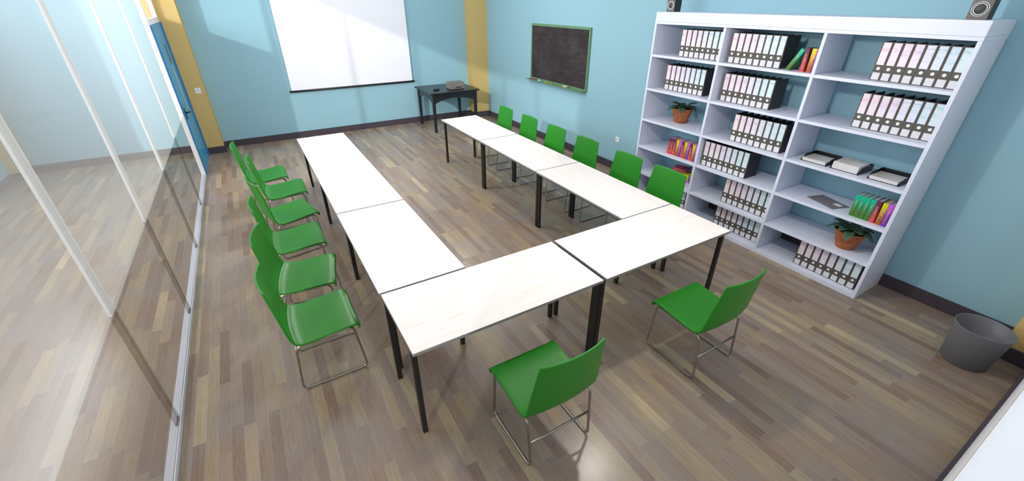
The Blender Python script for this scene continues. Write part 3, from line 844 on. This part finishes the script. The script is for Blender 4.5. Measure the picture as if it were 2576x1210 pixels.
# ---------------------------------------------------------------- letter trays with paper
def tray(yc, sheets, label, plabel, x0=4.145):
    t = thing('letter_tray', label, 'letter tray', (x0, yc, HS[2] + 0.0003), 0, 'letter trays on the third shelf')
    w, d, h = 0.238, 0.275, 0.055
    bxo('tray_base', (0, -w / 2, 0), (d, w / 2, 0.004), M['black_plastic'], t)
    bxo('back_wall', (d - 0.004, -w / 2 + 0.0045, 0.0042), (d, w / 2 - 0.0045, h), M['black_plastic'], t)
    for s in (-1, 1):
        bm = bmesh.new(); y = s * (w / 2 - 0.002)
        pr = [(0.0, 0.0042), (d, 0.0042), (d, h), (0.075, h), (0.03, 0.022), (0.0, 0.012)]
        a = [bm.verts.new((x, y - 0.002, z_)) for x, z_ in pr]; b = [bm.verts.new((x, y + 0.002, z_)) for x, z_ in pr]
        bm.faces.new(a); bm.faces.new(b[::-1])
        for k in range(len(pr)): bm.faces.new((a[k], a[(k + 1) % len(pr)], b[(k + 1) % len(pr)], b[k]))
        mk('side_wall', bm, M['black_plastic'], t)
    bm = bmesh.new(); n = 5; r = random.Random(sheets)
    for k in range(n):
        e = r.uniform(-0.0015, 0.0015)
        box(bm, (0.006 + e, -0.104 + e, 0.0 + sheets * k / n + 0.00005), (0.222 + e, 0.108 + e, sheets * (k + 1) / n))
    o = mk('paper_stack', bm, M['paper_stack'])
    o.location = (x0, yc, HS[2] + 0.0003 + 0.0042)
    tag(o, plabel, 'paper stack', 'paper stacks in the letter trays')

def paper_stack_mat():
    m, nt, b = new_mat('stacked_sheets'); L = nt.links
    tc = node(nt, 'ShaderNodeTexCoord'); mp = node(nt, 'ShaderNodeMapping'); mp.inputs['Scale'].default_value = (1, 1, 400)
    nz = node(nt, 'ShaderNodeTexNoise'); nz.inputs['Scale'].default_value = 2
    L.new(tc.outputs['Object'], mp.inputs[0]); L.new(mp.outputs[0], nz.inputs['Vector'])
    rp = node(nt, 'ShaderNodeValToRGB'); rp.color_ramp.elements[0].color = srgb(186, 182, 176); rp.color_ramp.elements[1].color = srgb(226, 226, 230)
    rp.color_ramp.elements[0].position = 0.35; rp.color_ramp.elements[1].position = 0.6
    L.new(nz.outputs['Fac'], rp.inputs[0]); L.new(rp.outputs[0], b.inputs['Base Color']); b.inputs['Roughness'].default_value = 0.8
    return m
M['paper_stack'] = paper_stack_mat()
tray(0.100, 0.028, 'left black letter tray on the third shelf of the right bay', 'low paper stack in the left letter tray of the bookcase')
tray(-0.172, 0.066, 'middle black letter tray, filled above its rim, on the third shelf', 'thick paper stack overflowing the middle letter tray')
tray(-0.484, 0.028, 'right black letter tray on the third shelf beside the side panel', 'low paper stack in the right letter tray by the side panel', 4.138)

# grey mat / folder with oval label
t = thing('folder', 'thin grey felt folder with a white label lying on the fourth shelf', 'folder', (4.27, -0.10, HS[3] + 0.0003), math.atan2(-0.29, -0.10))
bxo('cover_sheet', (-0.155, -0.10, 0.0), (0.155, 0.10, 0.004), M['felt'], t, 0.001)
bm = bmesh.new(); box(bm, (0.055, -0.028, 0.0041), (0.125, 0.028, 0.0052)); mk('label_sticker', bm, M['white_paint'], t, 0.0)
t.children[1].location = (0, 0.03, 0)

# ---------------------------------------------------------------- speakers on the bookcase
def speaker(yc, label):
    t = thing('loudspeaker', label, 'loudspeaker', (4.205, yc, ZT + 0.0003), 0, 'loudspeakers on top of the bookcase')
    bxo('cabinet', (0.004, -0.058, 0), (0.115, 0.058, 0.21), M['black_plastic'], t, 0.003)
    bxo('front_baffle', (0, -0.0575, 0.0005), (0.0038, 0.0575, 0.2095), M['speaker_face'], t, 0.001)
    def disc(name, prof, mat, zc):
        bm = bmesh.new(); lathe(bm, prof, n=32)
        bmesh.ops.remove_doubles(bm, verts=bm.verts[:], dist=1e-5)
        o = mk(name, bm, mat, t); o.rotation_euler = (0, -PI / 2, 0); o.location = (-0.0002, 0, zc)
    zc = 0.066
    disc('speaker_ring', [(0.044, 0.0), (0.048, 0.0), (0.048, 0.003), (0.044, 0.003), (0.044, 0.0)], M['speaker_ring'], zc)
    disc('speaker_ring', [(0.0325, 0.0), (0.0375, 0.0), (0.0375, 0.004), (0.0325, 0.004), (0.0325, 0.0)], M['speaker_ring'], zc)
    disc('speaker_cone', [(0.0, 0.0), (0.032, 0.0), (0.032, 0.003), (0.012, 0.0012), (0.009, 0.003), (0.0, 0.005)], M['cone'], zc)
    disc('tweeter', [(0.0, 0.0), (0.018, 0.0), (0.018, 0.003), (0.008, 0.002), (0.0, 0.005)], M['cone'], 0.155)
speaker(-0.560, 'black loudspeaker at the right end of the bookcase top')
speaker(2.217, 'black loudspeaker at the left end of the bookcase top')

# ---------------------------------------------------------------- waste bin
t = thing('waste_bin', 'grey round waste bin on the floor in the near right corner', 'waste bin', (3.93, -1.53, 0))
bm = bmesh.new()
lathe(bm, [(0.0, 0.003), (0.132, 0.003), (0.136, 0.0), (0.140, 0.004), (0.170, 0.325), (0.172, 0.331), (0.169, 0.333), (0.166, 0.327), (0.136, 0.012), (0.0, 0.012)], n=56)
bmesh.ops.remove_doubles(bm, verts=bm.verts[:], dist=1e-5)
mk('bucket', bm, M['grey_bin'], t)
bm = bmesh.new()
pts = []
for k in range(20):
    a = 2 * PI * k / 20; az = D(-112) + 0.20 * math.cos(a); zz_ = 0.280 + 0.011 * math.sin(a)
    r = 0.140 + 0.030 * (zz_ - 0.004) / 0.321 + 0.001
    pts.append((r * math.cos(az), r * math.sin(az), zz_))
tube(bm, pts, 0.0022, 6, closed=True)
mk('grip_slot', bm, M['grey_bin'], t)

# ---------------------------------------------------------------- lights
def add_light(name, kind, loc, energy, color=(1, 1, 1), rot=(0, 0, 0), **kw):
    l = bpy.data.lights.new(name, kind); l.energy = energy; l.color = color
    for k, v in kw.items(): setattr(l, k, v)
    o = bpy.data.objects.new(name, l); C.objects.link(o); o.location = loc; o.rotation_euler = rot
    return o
add_light('ambient_fill_light', 'AREA', (1.6, 4.4, ZC - 0.02), 44, (1.0, 0.985, 0.97), shape='RECTANGLE', size=5.4, size_y=6.0)  # unseen broad area light, added as soft ambient fill for the room
add_light('ceiling_lamp', 'POINT', (2.03, 0.40, 2.56), 64, (1.0, 0.94, 0.86), shadow_soft_size=0.06)
add_light('ceiling_lamp', 'POINT', (0.55, 4.3, 2.56), 80, (1.0, 0.97, 0.93), shadow_soft_size=0.1)
add_light('ceiling_lamp', 'POINT', (2.4, 4.9, 2.56), 34, (1.0, 0.97, 0.93), shadow_soft_size=0.1)
add_light('corridor_window_light', 'AREA', (-3.9, 4.3, 2.95), 250, (0.96, 0.98, 1.0), rot=(0, -PI / 2, 0), shape='RECTANGLE', size=1.0, size_y=5.2)
sd = Vector((1, 1, -0.42)).normalized()
sun = add_light('sun', 'SUN', (-6, -3, 6), 1.9, (1.0, 0.97, 0.92), angle=D(1.2))
sun.rotation_euler = sd.to_track_quat('-Z', 'Y').to_euler()

w = bpy.data.worlds.new('world'); S.world = w; w.use_nodes = True
bg = w.node_tree.nodes['Background']; bg.inputs[0].default_value = (0.80, 0.88, 1.0, 1); bg.inputs[1].default_value = 0.62

S.view_settings.view_transform = 'Standard'; S.view_settings.look = 'None'
S.view_settings.exposure = 0.08; S.view_settings.gamma = 1.0; S.view_settings.use_curve_mapping = False
